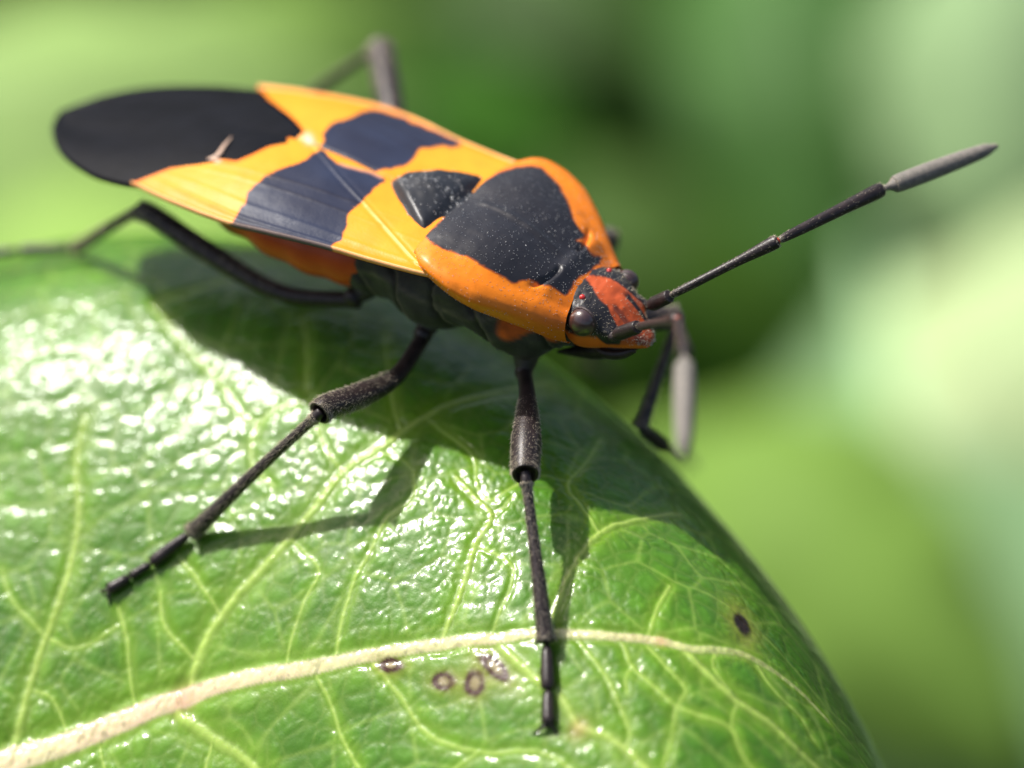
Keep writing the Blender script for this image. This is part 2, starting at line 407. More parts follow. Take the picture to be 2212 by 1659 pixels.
# outline of the blade: a natural margin beyond the crest of the dome
outl = (gy < 5.2 - .018 * gx ** 2 + .25 * np.sin(gx * 1.3)) & (zl > -16)
FM = gridfaces(len(ax), len(ay))[:, ::-1]
keep = outl[FM].all(1); FM = FM[keep]
fmid = (mid_c[FM].mean(1) > .5); fspot = np.where(fmid, -1, spot_id[FM].max(1))
fside = np.where(fmid | (fspot >= 0), -1, side_id[FM].max(1))
Vall = np.stack([gx, gy, zl], 1)
def sub(name, sel, parent):
    F = FM[sel]; used, inv = np.unique(F.ravel(), return_inverse=True)
    return mkmesh(name, Vall[used], inv.reshape(-1, 4), M_leaf, parent, col=col[used], normals=NL[used])
leaf = empty('milkweed_leaf', (0, 0, 0))
tag(leaf, 'large glossy green leaf with a pale midrib, under the orange and black bug', 'leaf')
sub('leaf_blade', ~fmid & (fspot < 0) & (fside < 0), leaf)
sub('midrib', fmid, leaf)
for vi in sorted(set(fside[fside >= 0])): sub('side_vein', fside == vi, leaf)
for si in range(len(RINGS)):
    if (fspot == si).any(): sub('brown_spot', fspot == si, leaf)
# underside of the blade, 0.3 mm below
bx = np.linspace(-15.5, 14.5, 90); by = np.linspace(-14, 6.9, 64); BX, BY = np.meshgrid(bx, by, indexing='ij')
bz = leaf_base(BX.ravel(), BY.ravel()) - .45
bo = (BY.ravel() < 5.1 - .018 * BX.ravel() ** 2) & (bz > -16)
FB = gridfaces(90, 64); FB = FB[bo[FB].all(1)]
mkmesh('leaf_underside', np.stack([BX.ravel(), BY.ravel(), bz], 1), FB, mat('leaf_underside', color=(.12, .22, .07), rough=.6, noise=.1, nscale=.6), leaf)

# ================================================================== THE BUG
bug = empty('milkweed_bug', (0, 0, -3.4))
tag(bug, 'orange and black milkweed bug standing on a glossy green leaf', 'bug')
def P_(name, V, F, m, parent, **k):
    V = np.asarray(V, float).copy()
    o = mkmesh(name, V, F, m, None, **k); o.parent = parent
    # parents are empties without rotation: keep world place
    off = Vector((0, 0, 0)); q = parent
    while q: off += q.location; q = q.parent
    o.location = -off
    return o
ORANGE = np.array([.82, .215, .006]); YEL = np.array([.88, .33, .025]); BLK = np.array([.014, .016, .021]); BAND = np.array([.016, .028, .056])
def facing(V, Nn): return (Nn * (CAM - V)).sum(1) > 0
def vnormals(V, F):
    F = np.asarray(F); a = V[F[:, 1]] - V[F[:, 0]]; b_ = V[F[:, 3]] - V[F[:, 0]]; n = np.cross(a, b_)
    N = np.zeros_like(V)
    for k in range(4): np.add.at(N, F[:, k], n)
    return N / np.maximum(np.linalg.norm(N, axis=1), 1e-9)[:, None]
def polymix(V, poly, soft=2.0, jag=1.5, seed=0, sm=True):
    """1 inside the outline traced on the near/top side, 0 outside, with a soft ragged edge; hidden places take the mirrored side"""
    p = proj(V) + np.stack([fbm(V[:, 0] * 6, V[:, 1] * 6, 4, seed), fbm(V[:, 0] * 6 + 3, V[:, 1] * 6 + 8, 4, seed)], 1) * jag * 2.2
    poly = [tuple(q) for q in catmull(np.array(poly + poly[:1], float), len(poly) * 5)[:-1]] if sm else poly
    ins = inpoly(p, poly)
    pts = np.asarray(poly + poly[:1], float); d, _ = segdist(p, pts)
    return np.where(ins, .5 + .5 * np.clip(d / soft, 0, 1), .5 - .5 * np.clip(d / soft, 0, 1))

# ---- pronotum
PX = [.0, .10, .22, .37, .70, 1.05, 1.48, 2.04, 2.40, 2.69, 2.82]
PY = [1.55, 1.75, 1.90, 2.06, 2.16, 2.20, 2.09, 1.68, 1.39, 1.18, 1.02]
PZ = [-.02, -.03, -.04, -.06, -.12, -.28, -.46, -.74, -.98, -1.14, -1.22]
def pzc(x): return sinterp(x, [-.1, 0, .5, 1.0, 1.5, 2.0, 2.3, 2.5, 2.69, 2.82], [-.06, .0, .10, .08, -.06, -.30, -.45, -.50, -.62, -.74])
nu, nv = 170, 150
v = np.linspace(0, 1, nv); u = np.linspace(-1.22, 1.22, nu)
xs = 0 + 2.80 * v
VV = []
for i, x0 in enumerate(xs):
    ye_ = sinterp(x0, PX, PY, .10); ze_ = sinterp(x0, PX, PZ, .2); zc_ = pzc(x0)
    for uu in u:
        s = abs(uu); t = min(s, 1)
        y_ = ye_ * math.sin(t * math.pi / 2) ** .9 if False else ye_ * t
        z_ = zc_ + (ze_ - zc_) * (.55 * t ** 1.6 + .45 * t ** 5) + .10 * math.exp(-((t - .45) / .35) ** 2) * (1 - v[i])
        if s > 1: k = (s - 1) / .22; y_ = ye_ * (1 - .22 * k ** 1.5); z_ = ze_ - .42 * math.sin(k * math.pi / 2)
        # hind margin arched, front margin hollow round the head
        xx = x0 + (1 - v[i]) * (.12 * (1 - t ** 2) * 0 - .05) - v[i] ** 3 * .16 * (1 - t * t)
        z_ -= .16 * math.exp(-(v[i] / .02) ** 2)
        VV.append((xx, y_ * (1 if uu > 0 else -1), z_))
V = np.array(VV)
# rolled edge, collar groove, paired scars, midline keel
t = np.tile(np.minimum(np.abs(u), 1), nv); vv = np.repeat(v, nu); sgn = np.tile(np.sign(u), nv)
V[:, 2] += .09 * smooth(.70, .92, t) * smooth(1.02, .95, t) * smooth(.02, .2, vv)
gro = np.exp(-((V[:, 0] - (2.12 + .12 * np.sin(np.abs(V[:, 1]) * 3.5))) / .05) ** 2) * smooth(1.15, .9, np.abs(V[:, 1])) * smooth(.25, .4, np.abs(V[:, 1]))
V[:, 2] -= .08 * gro
V[:, 2] += .05 * np.exp(-((V[:, 0] - 2.3) / .12) ** 2) * smooth(1.3, .8, np.abs(V[:, 1]))
V[:, 2] += .035 * np.exp(-(V[:, 1] / .07) ** 2) * smooth(.1, .5, V[:, 0]) * smooth(2.4, 1.6, V[:, 0])
V[:, 2] += .035 * fbm(V[:, 0] * 1.5, V[:, 1] * 1.5, 4, 5) + .003 * fbm(V[:, 0] * 11, V[:, 1] * 11, 2, 6)
F = gridfaces(nv, nu)
N_ = vnormals(V, F)
if N_[len(N_) // 2, 2] < 0: F = F[:, ::-1]; N_ = -N_
black_poly = [(931, 498), (920, 511), (953, 536), (998, 550), (1040, 573), (1071, 592), (1110, 612), (1132, 606), (1163, 612), (1197, 623), (1222, 637), (1236, 622), (1250, 600), (1275, 585), (1300, 561), (1283, 550), (1264, 528), (1247, 522), (1264, 511), (1244, 483), (1230, 444), (1208, 405), (1188, 377), (1160, 359), (1127, 360), (1101, 364), (1065, 380), (1000, 425)]
k = polymix(V, black_poly, soft=2.6, jag=2.4, seed=11)[:, None]
deep = smooth(2.0, 2.75, V[:, 0])[:, None]
oc = ORANGE * (1 - .25 * deep) + np.array([.05, .0, .0]) * deep
pcol = oc * (1 - k) + BLK * k
edge = np.exp(-((k - .5) / .25) ** 2) * .5
pcol = pcol * (1 - edge) + np.array([.22, .02, .008]) * edge
pron = P_('pronotum', V, F, M_shell, bug, col=pcol)
g = np.random.default_rng(3)
def scatter(V, Nn, n, dens=None, seed=0):
    g = np.random.default_rng(seed); w_ = np.ones(len(V)) if dens is None else np.clip(dens, 1e-6, None)
    i = g.choice(len(V), n, replace=True, p=w_ / w_.sum()); return V[i] + g.normal(0, .008, (n, 3)) * 0 , Nn[i]
dn = (t < .93) * (.3 + 2.2 * smooth(1.5, 2.5, V[:, 0])) * (.35 + k[:, 0]) * (N_[:, 2] > .3)
hp, hn = scatter(V, N_, 1500, dn, 4)
def hair_part(name, P, Nn, L, r, m, parent, **kk):
    o = hairs(name, P, Nn, L, r, m, None, **kk); o.parent = parent
    off = Vector((0, 0, 0)); q = parent
    while q: off += q.location if q.type == 'EMPTY' or True else Vector(); q = q.parent
    o.location = -off; return o
hair_part('bristles', hp, hn,   .034, .0075, M_hairw, pron, seed=5, spread=.5, lean=np.array([.5, 0, 0]))

# ---- wings
WX = [.8, .3, -.37, -1.54, -2.47, -3.43, -4.2, -5.17, -6.0, -6.38, -7.0, -7.78, -8.3, -8.65, -9.05, -9.3, -9.42]
WY = [1.95, 2.05, 2.10, 2.20, 2.37, 2.48, 2.42, 2.28, 2.10, 2.09, 2.02, 1.74, 1.45, 1.17, .75, .35, .02]
WZ = [-.28, -.30, -.34, -.34, -.33, -.38, -.44, -.52, -.58, -.66, -.76, -.86, -.93, -.98, -1.06, -1.15, -1.2]
WC = ([.8, 0, -1.4, -2.4, -3.5, -4.6, -6.0, -7.5, -9.42], [-.30, -.16, -.10, .06, .12, .02, -.22, -.62, -1.2])
def wye(x): return np.where(np.asarray(x) < -8.9, np.interp(-np.asarray(x), -np.array(WX), WY), sinterp(-np.asarray(x), -np.array(WX), WY, .16))
def wing_z(x, y):
    x = np.asarray(x, float); y = np.asarray(y, float)
    ye_ = wye(x); ze_ = sinterp(-x, -np.array(WX), WZ, .2); zc_ = sinterp(-x, -np.array(WC[0]), WC[1], .35)
    t = np.clip(np.abs(y) / np.maximum(ye_, .05), 0, 1.3)
    return zc_ + (ze_ - zc_) * t ** 2.0 + .07 * np.sin(np.clip(t, 0, 1) * np.pi) * smooth(-6.5, -4, x)
JR = [(504, 478), (532, 440), (536, 420), (556, 396), (592, 372), (624, 360), (664, 344), (690, 322)]
near_band = [(490, 492)] + JR[:1] + [(520, 452)] + JR[1:] + [(712, 335), (736, 356), (822, 380), (830, 392), (822, 396), (800, 416), (776, 440), (768, 448), (750, 462), (748, 484), (742, 504), (736, 520), (716, 528), (700, 545)]
far_band = [(664, 296), (690, 318), (700, 300), (700, 288), (716, 268), (748, 258), (768, 248), (785, 240), (830, 240), (990, 305), (975, 318), (968, 316), (920, 320), (904, 328), (892, 344), (872, 360), (828, 366), (800, 372), (736, 350)]
for side, nm in ((-1, 'near'), (1, 'far')):
    wingE = empty('forewing', (0, 0, 0), bug)
    wingE['label'] = 'forewing on the side facing the viewer' if side < 0 else 'forewing on the far side, partly beneath the other'
    # corium: front x .6 back to the membrane line
    if side < 0:
        bord = [(285, 395), (296, 392), (368, 364), (440, 341), (472, 350), (512, 349), (548, 333), (580, 317), (620, 300), (656, 284)]
    else:
        bord = [(557, 187), (580, 214), (608, 236), (640, 263), (656, 284)]
    B = np.array([onto(p, wing_z) for p in bord])
    o_ = np.argsort(np.abs(B[:, 1])); by_, bx_ = np.abs(B[o_, 1]), B[o_, 0]
    yb = np.abs(B[:, 1]) / wye(B[:, 0]); oo = np.argsort(yb)
    nw_, nx_ = 150, 330
    tt = np.linspace(0, 1, nw_)
    VV = np.zeros((nx_, nw_, 3))
    inner = -.0 if side < 0 else .03
    for j, tq in enumerate(tt):
        xb = np.interp(tq, yb[oo], B[oo, 0])
        xl = np.linspace(.55, xb, nx_)
        yy = wye(xl) * tq
        VV[:, j, 0] = xl; VV[:, j, 1] = side * yy; VV[:, j, 2] = wing_z(xl, yy) + (.012 if side < 0 else 0)
    V = VV.reshape(-1, 3)
    T = np.tile(tt, nx_)
    # raised longitudinal veins, thick costal rim, claval suture
    px_ = proj(V)
    suture = [(664, 297), (728, 376), (792, 444), (888, 552), (905, 570)] if side < 0 else [(690, 300), (800, 345)]
    ds, _ = segdist(px_, suture)
    if side < 0: V[:, 2] += .010 * np.exp(-(ds / 2.5) ** 2) - .010 * np.exp(-((ds - 7) / 5) ** 2)
    for c_, a_, wd in ((.50, .006, .02), (.66, .006, .018), (.84, .010, .02), (.915, .016, .015)):
        V[:, 2] += a_ * np.exp(-((T - c_ - .05 * np.sin(V[:, 0] * .5 + c_ * 9)) / wd) ** 2) * smooth(-6.0, -4.8, V[:, 0])
    V[:, 2] += .05 * smooth(.965, 1.0, T)
    V[:, 2] += .012 * fbm(V[:, 0] * 2, V[:, 1] * 2, 3, 17)
    V[:, 2] -= .03 * smooth(.04, 0, T) * smooth(-4.9, -4.2, V[:, 0]) * (1 if side < 0 else 1)
    # fold the costal margin down into a short skirt
    sk = []
    for kq, (dy_, dz_) in enumerate(((.015, -.05), (-.01, -.11), (-.08, -.15), (-.22, -.17))):
        e = V.reshape(nx_, nw_, 3)[:, -1, :].copy(); e[:, 1] += side * dy_; e[:, 2] += dz_; sk.append(e[:, None, :])
    Vg = np.concatenate([V.reshape(nx_, nw_, 3)] + sk, 1); nw2 = Vg.shape[1]; V2 = Vg.reshape(-1, 3)
    T2 = np.concatenate([tt, [1.02, 1.05, 1.1, 1.2]]); T2 = np.tile(T2, nx_)
    kb = polymix(V2, near_band if side < 0 else far_band, soft=1.8, jag=2.4, seed=31 + side)
    vein_dark = np.exp(-((T2 - .50 - .05 * np.sin(V2[:, 0] * .5 + .5 * 9)) / .012) ** 2) + np.exp(-((T2 - .66 - .05 * np.sin(V2[:, 0] * .5 + .66 * 9)) / .010) ** 2)
    base = YEL + (ORANGE - YEL) * (.12 + .6 * smooth(.86, 1.0, T2) + .25 * np.clip(fbm(V2[:, 0] * .6, V2[:, 1] * 2.5, 3, 9), 0, 1))[:, None]
    # paler line of the suture and the thin pale costal edge
    ds2, _ = segdist(proj(V2), suture)
    pal = (np.exp(-(ds2 / 1.6) ** 2) * (.5 if side < 0 else 0))[:, None]; base = base * (1 - pal) + np.array([.95, .62, .22]) * pal
    rim = (smooth(.972, .99, T2) * (T2 < 1.03))[:, None] * .65; base = base * (1 - rim) + np.array([.80, .52, .25]) * rim
    bcol = BAND * (1 - .35 * vein_dark[:, None]) * (.85 + .4 * vnoise(V2[:, 0] * 1.2, V2[:, 1] * 3, 4)[:, None])
    bcol = bcol * (1 - rim * .8) + np.array([.30, .22, .17]) * rim * .8
    c = base * (1 - kb[:, None]) + bcol * kb[:, None]
    eg = (np.exp(-((kb - .5) / .28) ** 2) * .5)[:, None]; c = c * (1 - eg) + np.array([.35, .05, .01]) * eg
    bd, _ = segdist(proj(V2), bord); eb = (smooth(7, 0, bd) * .55 * (T2 <= 1))[:, None]; c = c * (1 - eb) + np.array([.65, .10, .01]) * eb
    if side < 0:
        tri = [(440, 341), (448, 338), (496, 298), (480, 330), (472, 352)]
        kt = polymix(V2, tri, soft=3, jag=.5)[:, None]; c = c * (1 - kt) + np.array([.60, .40, .28]) * kt
    d0, _ = segdist(proj(V2), [(664, 297), (668, 302)]); kt = np.exp(-(d0 / 10) ** 2)[:, None]; c = c * (1 - kt) + np.array([.80, .50, .38]) * kt
    d1, _ = segdist(proj(V2), [(824, 384), (800, 372), (745, 358), (736, 354)]); kt = (np.exp(-(d1 / 3.0) ** 2) * .8)[:, None] if side < 0 else 0
    if side < 0: c = c * (1 - kt) + np.array([.55, .28, .2]) * kt
    F = gridfaces(nx_, nw2)
    Nq = vnormals(V2, F)
    if Nq[nx_ // 2 * nw2 + 30, 2] < 0: F = F[:, ::-1]
    P_('corium', V2, F, M_wing, wingE, col=c)
    # membrane: from under the corium edge to the rounded tip
    nm_, nk = 120, 90
    VV = np.zeros((nm_, nk, 3))
    un = np.linspace(-1, 1, nk)
    xs_ = np.linspace(-4.4, -9.42, nm_)
    for i, x0 in enumerate(xs_):
        f_ = (i / (nm_ - 1))
        x0 = -3.2 - 6.22 * math.sin(f_ * math.pi / 2)
        ye_ = float(wye(x0)) * .985 * float(.35 + .65 * smooth(-3.4, -6.2, x0))
        if side > 0: yy = un * ye_
        else: yy = un * ye_
        VV[i, :, 0] = x0; VV[i, :, 1] = yy
        VV[i, :, 2] = wing_z(x0, yy) - (.05 if side < 0 else .13) + .02 * np.sin(np.abs(un) * 9 + x0 * .7) * smooth(-5.5, -8, x0)
    V = VV.reshape(-1, 3)
    # keep it tucked under both coria
    V[:, 2] -= .03 * smooth(-4.2, -3.4, V[:, 0])
    F = gridfaces(nm_, nk)
    if vnormals(V, F)[nm_ // 2 * nk + 40, 2] < 0: F = F[:, ::-1]
    o = P_('membrane', V, F, M_memb, wingE)
    sm = o.modifiers.new('thick', 'SOLIDIFY'); sm.thickness = .02; sm.offset = -1
# the pale fold standing out of the membrane at its front edge
fp = [onto(q, wing_z) + np.array([0, 0, .0]) for q in ((500, 296), (486, 312), (470, 335), (450, 344))]
V, F, _n = tube(fp, [.01, .03, .05, .03], 18, 8, flat=.35)
P_('membrane_fold', V, F, mat('pale_fold', color=(.55, .38, .28), rough=.5), bug)

# ---- scutellum
sc = [(931, 494), (914, 478), (889, 444), (868, 419), (864, 403), (870, 380), (880, 371), (908, 366), (964, 366), (1034, 372), (1074, 382), (1010, 440)]
def scz(x, y):
    return np.interp(x, [-2.0, -1.4, -.9, -.3, .3], [-.02, .04, .10, .0, -.10]) - .05 * np.abs(y) ** 2
SP = np.array([onto(q, scz) for q in sc]); cen = np.array([-.45, 0, 0])
sym_ = [(-1.52, 0), (-1.50, .16), (-1.36, .30), (-.95, .62), (-.5, .95), (-.1, 1.18), (.25, 1.22)]
outl_ = np.array(sym_ + [(a, -b_) for a, b_ in sym_[::-1]][:-1])
outl_ = np.array([(.25, 1.22)] + [(a, b_) for a, b_ in sym_[::-1]][1:] + [(a, -b_) for a, b_ in sym_[1:]])
nr = 34; rr_ = np.linspace(0, 1, nr)
oc_ = catmull(outl_, 90)
cx0 = np.array([.25, 0])
VV = []
for q in rr_:
    for p in oc_:
        a = cx0 + (p - cx0) * q
        zz = float(scz(a[0], a[1])) + .02
        zz += .06 * math.exp(-((a[0] + .55) / .40) ** 2) * (1 - min(1, abs(a[1]) / .9)) - .10 * math.exp(-(a[1] / .07) ** 2) * 0
        zz -= .14 * smooth(.88, 1, q) + .10 * math.exp(-((a[0] + .12) / .12) ** 2)
        zz += .03 * math.exp(-(a[1] / .25) ** 2) * smooth(-.3, -.9, a[0])
        VV.append((a[0], a[1], zz))
V = np.array(VV); V[:, 2] += .02 * fbm(V[:, 0] * 7, V[:, 1] * 7, 4, 2)
F = gridfaces(nr, 90)
Nn = vnormals(V, F)
if Nn[2000, 2] < 0: F = F[:, ::-1]; Nn = -Nn
scut = P_('scutellum', V, F, M_shell, bug, col=np.tile(BLK, (len(V), 1)))
hp, hn = scatter(V, Nn, 260, (Nn[:, 2] > .3) * 1., 6)
hair_part('bristles', hp, hn, .045, .006, M_hairw, scut, seed=8, spread=.5, lean=np.array([-.6, 0, 0]))

# ---- head
HX = [2.45, 2.75, 2.95, 3.15, 3.35, 3.55, 3.72, 3.88, 3.98, 4.02]
HW = [.86, .86, .86, .76, .62, .50, .36, .26, .17, .05]
HT = [-.66, -.70, -.74, -.82, -.95, -1.12, -1.27, -1.40, -1.50, -1.60]
HB = [-1.85, -1.88, -1.88, -1.85, -1.80, -1.77, -1.75, -1.72, -1.69, -1.66]
nh, mh = 130, 150
VV = []
ang = np.linspace(0, 2 * np.pi, mh, endpoint=False)
for x0 in 2.45 + 1.57 * np.sin(np.linspace(0, 1, nh) * np.pi / 2):
    w_ = sinterp(x0, HX, HW, .05) if x0 < 3.9 else np.interp(x0, HX, HW); zt = sinterp(x0, HX, HT, .08) if x0 < 3.8 else np.interp(x0, HX, HT); zb_ = np.interp(x0, HX, HB)
    cz = zt * .5 + zb_ * .5; hz = (zt - zb_) / 2
    for a in ang:
        ca, sa = math.cos(a), math.sin(a); e = .82
        VV.append((x0, w_ * math.copysign(abs(ca) ** e, ca), cz + hz * math.copysign(abs(sa) ** e, sa)))
V = np.array(VV)
cy_, cz_ = V[:, 1], V[:, 2]
topw = smooth(-1.5, -1.0, V[:, 2])
# raised tylus and antennal tubercles
V[:, 2] += .05 * np.exp(-(cy_ / .13) ** 2) * smooth(3.2, 3.5, V[:, 0]) * topw
V[:, 2] -= .035 * np.exp(-((np.abs(cy_) - .21) / .035) ** 2) * smooth(3.25, 3.4, V[:, 0]) * topw
for s_ in (-1, 1):
    d = np.linalg.norm(V - np.array([3.45, s_ * .52, -1.30]), axis=1); k_ = np.exp(-(d / .17) ** 2)
    V += k_[:, None] * np.array([.05, s_ * .10, .03])
    d = np.linalg.norm(V - np.array([3.0, s_ * .72, -1.05]), axis=1); k_ = np.exp(-(d / .26) ** 2)
    V += k_[:, None] * np.array([0, s_ * .06, .02])
V[:, 2] += .022 * fbm(V[:, 0] * 9, V[:, 1] * 9, 4, 3) * topw
F = gridfaces(nh, mh, True)
Nn = vnormals(V, F)
cN = V - np.array([3.1, 0, -1.3])
if (Nn * cN).sum() < 0: F = F[:, ::-1]; Nn = -Nn
RED = np.array([.48, .080, .018]); HB_ = np.array([.020, .019, .022])
ay_ = np.abs(V[:, 1])
jx = fbm(V[:, 0] * 5, V[:, 1] * 5, 3, 8) * .05
redw = sinterp(V[:, 0], [2.6, 2.75, 2.95, 3.1, 3.25, 3.35, 3.5, 3.6, 4.1], [.02, .12, .25, .31, .32, .36, .42, .47, .5], .05) + jx
kred = smooth(.02, -.02, ay_ - redw)
stripe = smooth(.085, .045, np.abs(ay_ - (.235 - .06 * (V[:, 0] - 3.3)) + jx * .6)) * smooth(3.26, 3.36, V[:, 0])
stripe = np.maximum(stripe * np.where(V[:, 1] > 0, 1, .55), 0)
lim = np.interp(V[:, 0], [2.6, 2.9, 3.25, 3.4, 4.0], [-1.30, -1.34, -1.34, -1.52, -1.60]); kt_ = smooth(-.04, .04, V[:, 2] + jx - lim)       # upper part black/red, lower part orange
c = HB_ * (1 - kred[:, None]) + RED * kred[:, None]
c = c * (1 - stripe[:, None]) + HB_ * stripe[:, None]
c = np.array([.72, .15, .012]) * (1 - kt_[:, None]) + c * kt_[:, None]
lowk = smooth(-1.84, -1.90, V[:, 2])[:, None]; c = c * (1 - lowk) + HB_ * lowk
head = P_('head', V, F, M_shell, bug, col=c)
dn = (V[:, 0] > 2.7) * (Nn[:, 2] > -.1) * (.6 + 1.2 * (1 - kred))
hp, hn = scatter(V, Nn, 750, dn, 16)
hair_part('bristles', hp, hn, .05, .0065, M_hair, head, seed=18, spread=.45, lean=np.array([.7, 0, .1]))
def ball(c_, r3, n=36, m=48, axis=None):
    th = np.linspace(0, np.pi, n); ph = np.linspace(0, 2 * np.pi, m, endpoint=False)
    T_, H_ = np.meshgrid(th, ph, indexing='ij')
    V = np.stack([np.sin(T_) * np.cos(H_) * r3[0], np.sin(T_) * np.sin(H_) * r3[1], np.cos(T_) * r3[2]], -1).reshape(-1, 3) + np.array(c_)
    return V, gridfaces(n, m, True)[:, ::-1]
for s_ in (-1, 1):
    V, F = ball((3.03, s_ * (.86 if s_ < 0 else .81), -1.03 if s_ < 0 else -1.10), (.25, .21, .26) if s_ < 0 else (.225, .18, .22)); P_('eye', V, F, M_eye, head)
    # raised socket round the eye
    a = np.linspace(0, 2 * np.pi, 25)[:-1]
    kq = 1 if s_ < 0 else .78; ring = np.stack([3.03 + kq * .245 * np.cos(a), s_ * (.79 if s_ < 0 else .76) + s_ * .03 * np.cos(a), (-1.03 if s_ < 0 else -1.10) + kq * .255 * np.sin(a)], 1)
    V, F, _n = tube(np.vstack([ring, ring[:1]]), [.028] * 25, 60, 8, caps=False); P_('eye_socket', V, F, M_under if False else mat('eye_socket', color=(.05, .035, .035), rough=.5, bump=.8, bscale=40, bdist=.02) if s_ < 0 else bpy.data.materials['eye_socket'], head)
for s_ in (-1, 1):
    V, F, _n = tube([(3.36, s_ * .50, -1.34), (3.50, s_ * .56, -1.31), (3.58, s_ * .60, -1.30)], [.10, .115, .085], 18, 16); P_('antenna_socket', V, F, bpy.data.materials['eye_socket'], head)
# ocelli, set from the photographed one and mirrored
def headz(x, y):
    zt = np.interp(x, HX, HT); zb_ = np.interp(x, HX, HB); w_ = np.interp(x, HX, HW)
    cz = (zt + zb_) / 2; hz = (zt - zb_) / 2; q = np.clip(np.abs(y) / w_, 0, .999)
    return np.where(np.abs(y) / w_ < 1, cz + hz * (1 - q ** (1 / .41)) ** .41, -5)
Oc = onto((1258, 642), headz)
for s_ in (-1, 1):
    V, F = ball((Oc[0], s_ * abs(Oc[1]), Oc[2] - .005), (.058, .058, .058), 20, 24); P_('ocellus', V, F, M_ocel, head)
# beak folded back under the head
def on_y(px, y):
    d = ray(px); return CAM + (y - CAM[1]) / d[1] * d
V, F, _n = tube([on_y(q, -.1) for q in ((1396, 738), (1368, 745), (1318, 752), (1282, 755), (1240, 758), (1205, 759))], [.045, .11, .17, .18, .10, .03], 44, 18)
P_('beak', V, F, M_leg, head)
V, F, _n = tube([(3.75, -.16, -1.78), (3.5, -.22, -1.93), (3.2, -.25, -2.0), (2.9, -.22, -1.95)], [.06, .10, .10, .05], 26, 12)
P_('cheek_plate', V, F, M_leg, head)

# ---- thorax underside and abdomen
def loft(rows, nx, na, e=.85):
    R = np.array(rows, float); xs = np.linspace(R[0, 0], R[-1, 0], nx); o = R[:, 0].argsort(); R = R[o]
    a = np.linspace(0, 2 * np.pi, na, endpoint=False); VV = []
    for x0 in xs:
        w_, zt, zb_ = (sinterp(x0, R[:, 0], R[:, k], .12) for k in (1, 2, 3))
        ca, sa = np.cos(a), np.sin(a)
        VV.append(np.stack([np.full(na, x0), w_ * np.sign(ca) * np.abs(ca) ** e, (zt + zb_) / 2 + (zt - zb_) / 2 * np.sign(sa) * np.abs(sa) ** e], 1))
    V = np.vstack(VV); F = gridfaces(nx, na, True); n = vnormals(V, F)
    if (n * (V - V.mean(0))).sum() < 0: F = F[:, ::-1]; n = -n
    return V, F, n
V, F, n_ = loft([(2.80, .70, -1.1, -1.85), (2.4, 1.00, -1.05, -2.15), (1.9, 1.22, -.8, -2.42), (1.3, 1.40, -.6, -2.10), (.8, 1.52, -.45, -2.02), (.2, 1.55, -.45, -2.25), (-.4, 1.55, -.5, -2.32), (-1.0, 1.50, -.55, -2.05), (-1.6, 1.40, -.6, -2.05), (-2.1, 1.20, -.7, -1.7), (-2.4, .8, -.8, -1.4)], 130, 110, .8)
ph = V[:, 0] * 1.9 + V[:, 2] * 1.2
V += n_ * (.07 * np.sin(ph * 2.2) * smooth(-.9, -1.4, V[:, 2]) + .05 * fbm(V[:, 0] * 2.2, V[:, 2] * 2.2 + V[:, 1], 4, 12))[:, None]
sl_ = V[:, 0] + .40 * (V[:, 2] + 1.3) + .26 * fbm(V[:, 0] * 1.4, V[:, 2] * 2.2 + V[:, 1], 4, 61)
stria = np.zeros(len(V)); grv = np.zeros(len(V))
for q in (2.25, 1.30, .35, -.40, -1.25):
    stria = np.maximum(stria, np.exp(-((sl_ - q) / .040) ** 2)); grv = np.maximum(grv, np.exp(-((sl_ - q + .09) / .05) ** 2))
hor_ = np.exp(-((V[:, 2] + 1.25 + .12 * np.sin(V[:, 0] * 2.2)) / .045) ** 2); stria = np.maximum(stria, hor_ * .8)
V += n_ * (.03 * stria - .05 * grv)[:, None]
stria = stria * (.25 + .75 * vnoise(V[:, 0] * 4, V[:, 2] * 4 + V[:, 1] * 3, 19)); c = np.array([.040, .042, .031]) * (1 - stria[:, None] * .6) + np.array([.20, .18, .12]) * stria[:, None] * .6
c = c * (1 - .6 * grv[:, None])
ora = (smooth(.30, .15, np.abs(V[:, 0] - 2.05) - .25) * smooth(-1.62, -1.50, V[:, 2] + .1 * np.sin(V[:, 0] * 8)))[:, None]
c = c * (1 - ora) + np.array([.65, .13, .01]) * ora
purp = np.exp(-((V[:, 0] - 1.9) / .3) ** 2)[:, None] * smooth(-1.9, -2.3, V[:, 2])[:, None] * .7
c = c * (1 - purp) + np.array([.05, .016, .022]) * purp
P_('thorax', V, F, M_under, bug, col=c)
V, F, n_ = loft([(-1.0, 1.2, -.7, -1.9), (-1.9, 1.60, -.45, -2.12), (-3.0, 1.75, -.40, -1.95), (-4.2, 1.70, -.42, -1.60), (-5.5, 1.40, -.55, -1.35), (-6.5, 1.0, -.75, -1.2), (-7.1, .5, -.9, -1.1), (-7.3, .1, -1, -1.05)], 110, 90, .9)
V += n_ * (.03 * np.cos(V[:, 0] * 7.5))[:, None]
bx2 = np.sin(V[:, 0] * 2.6 + .6) ; bl = (smooth(.55, .85, bx2) * smooth(-1.1, -1.3, V[:, 2]))[:, None] * .0
c = np.tile(np.array([.62, .085, .008]), (len(V), 1)); yl = smooth(-1.75, -1.95, V[:, 2])[:, None] * .8
c = c * (1 - yl) + np.array([.42, .42, .03]) * yl
dk = smooth(-3.6, -4.4, V[:, 0])[:, None]; c = c * (1 - dk * .85) + np.array([.06, .05, .02]) * dk * .85
P_('abdomen', V, F, M_shell, bug, col=c)

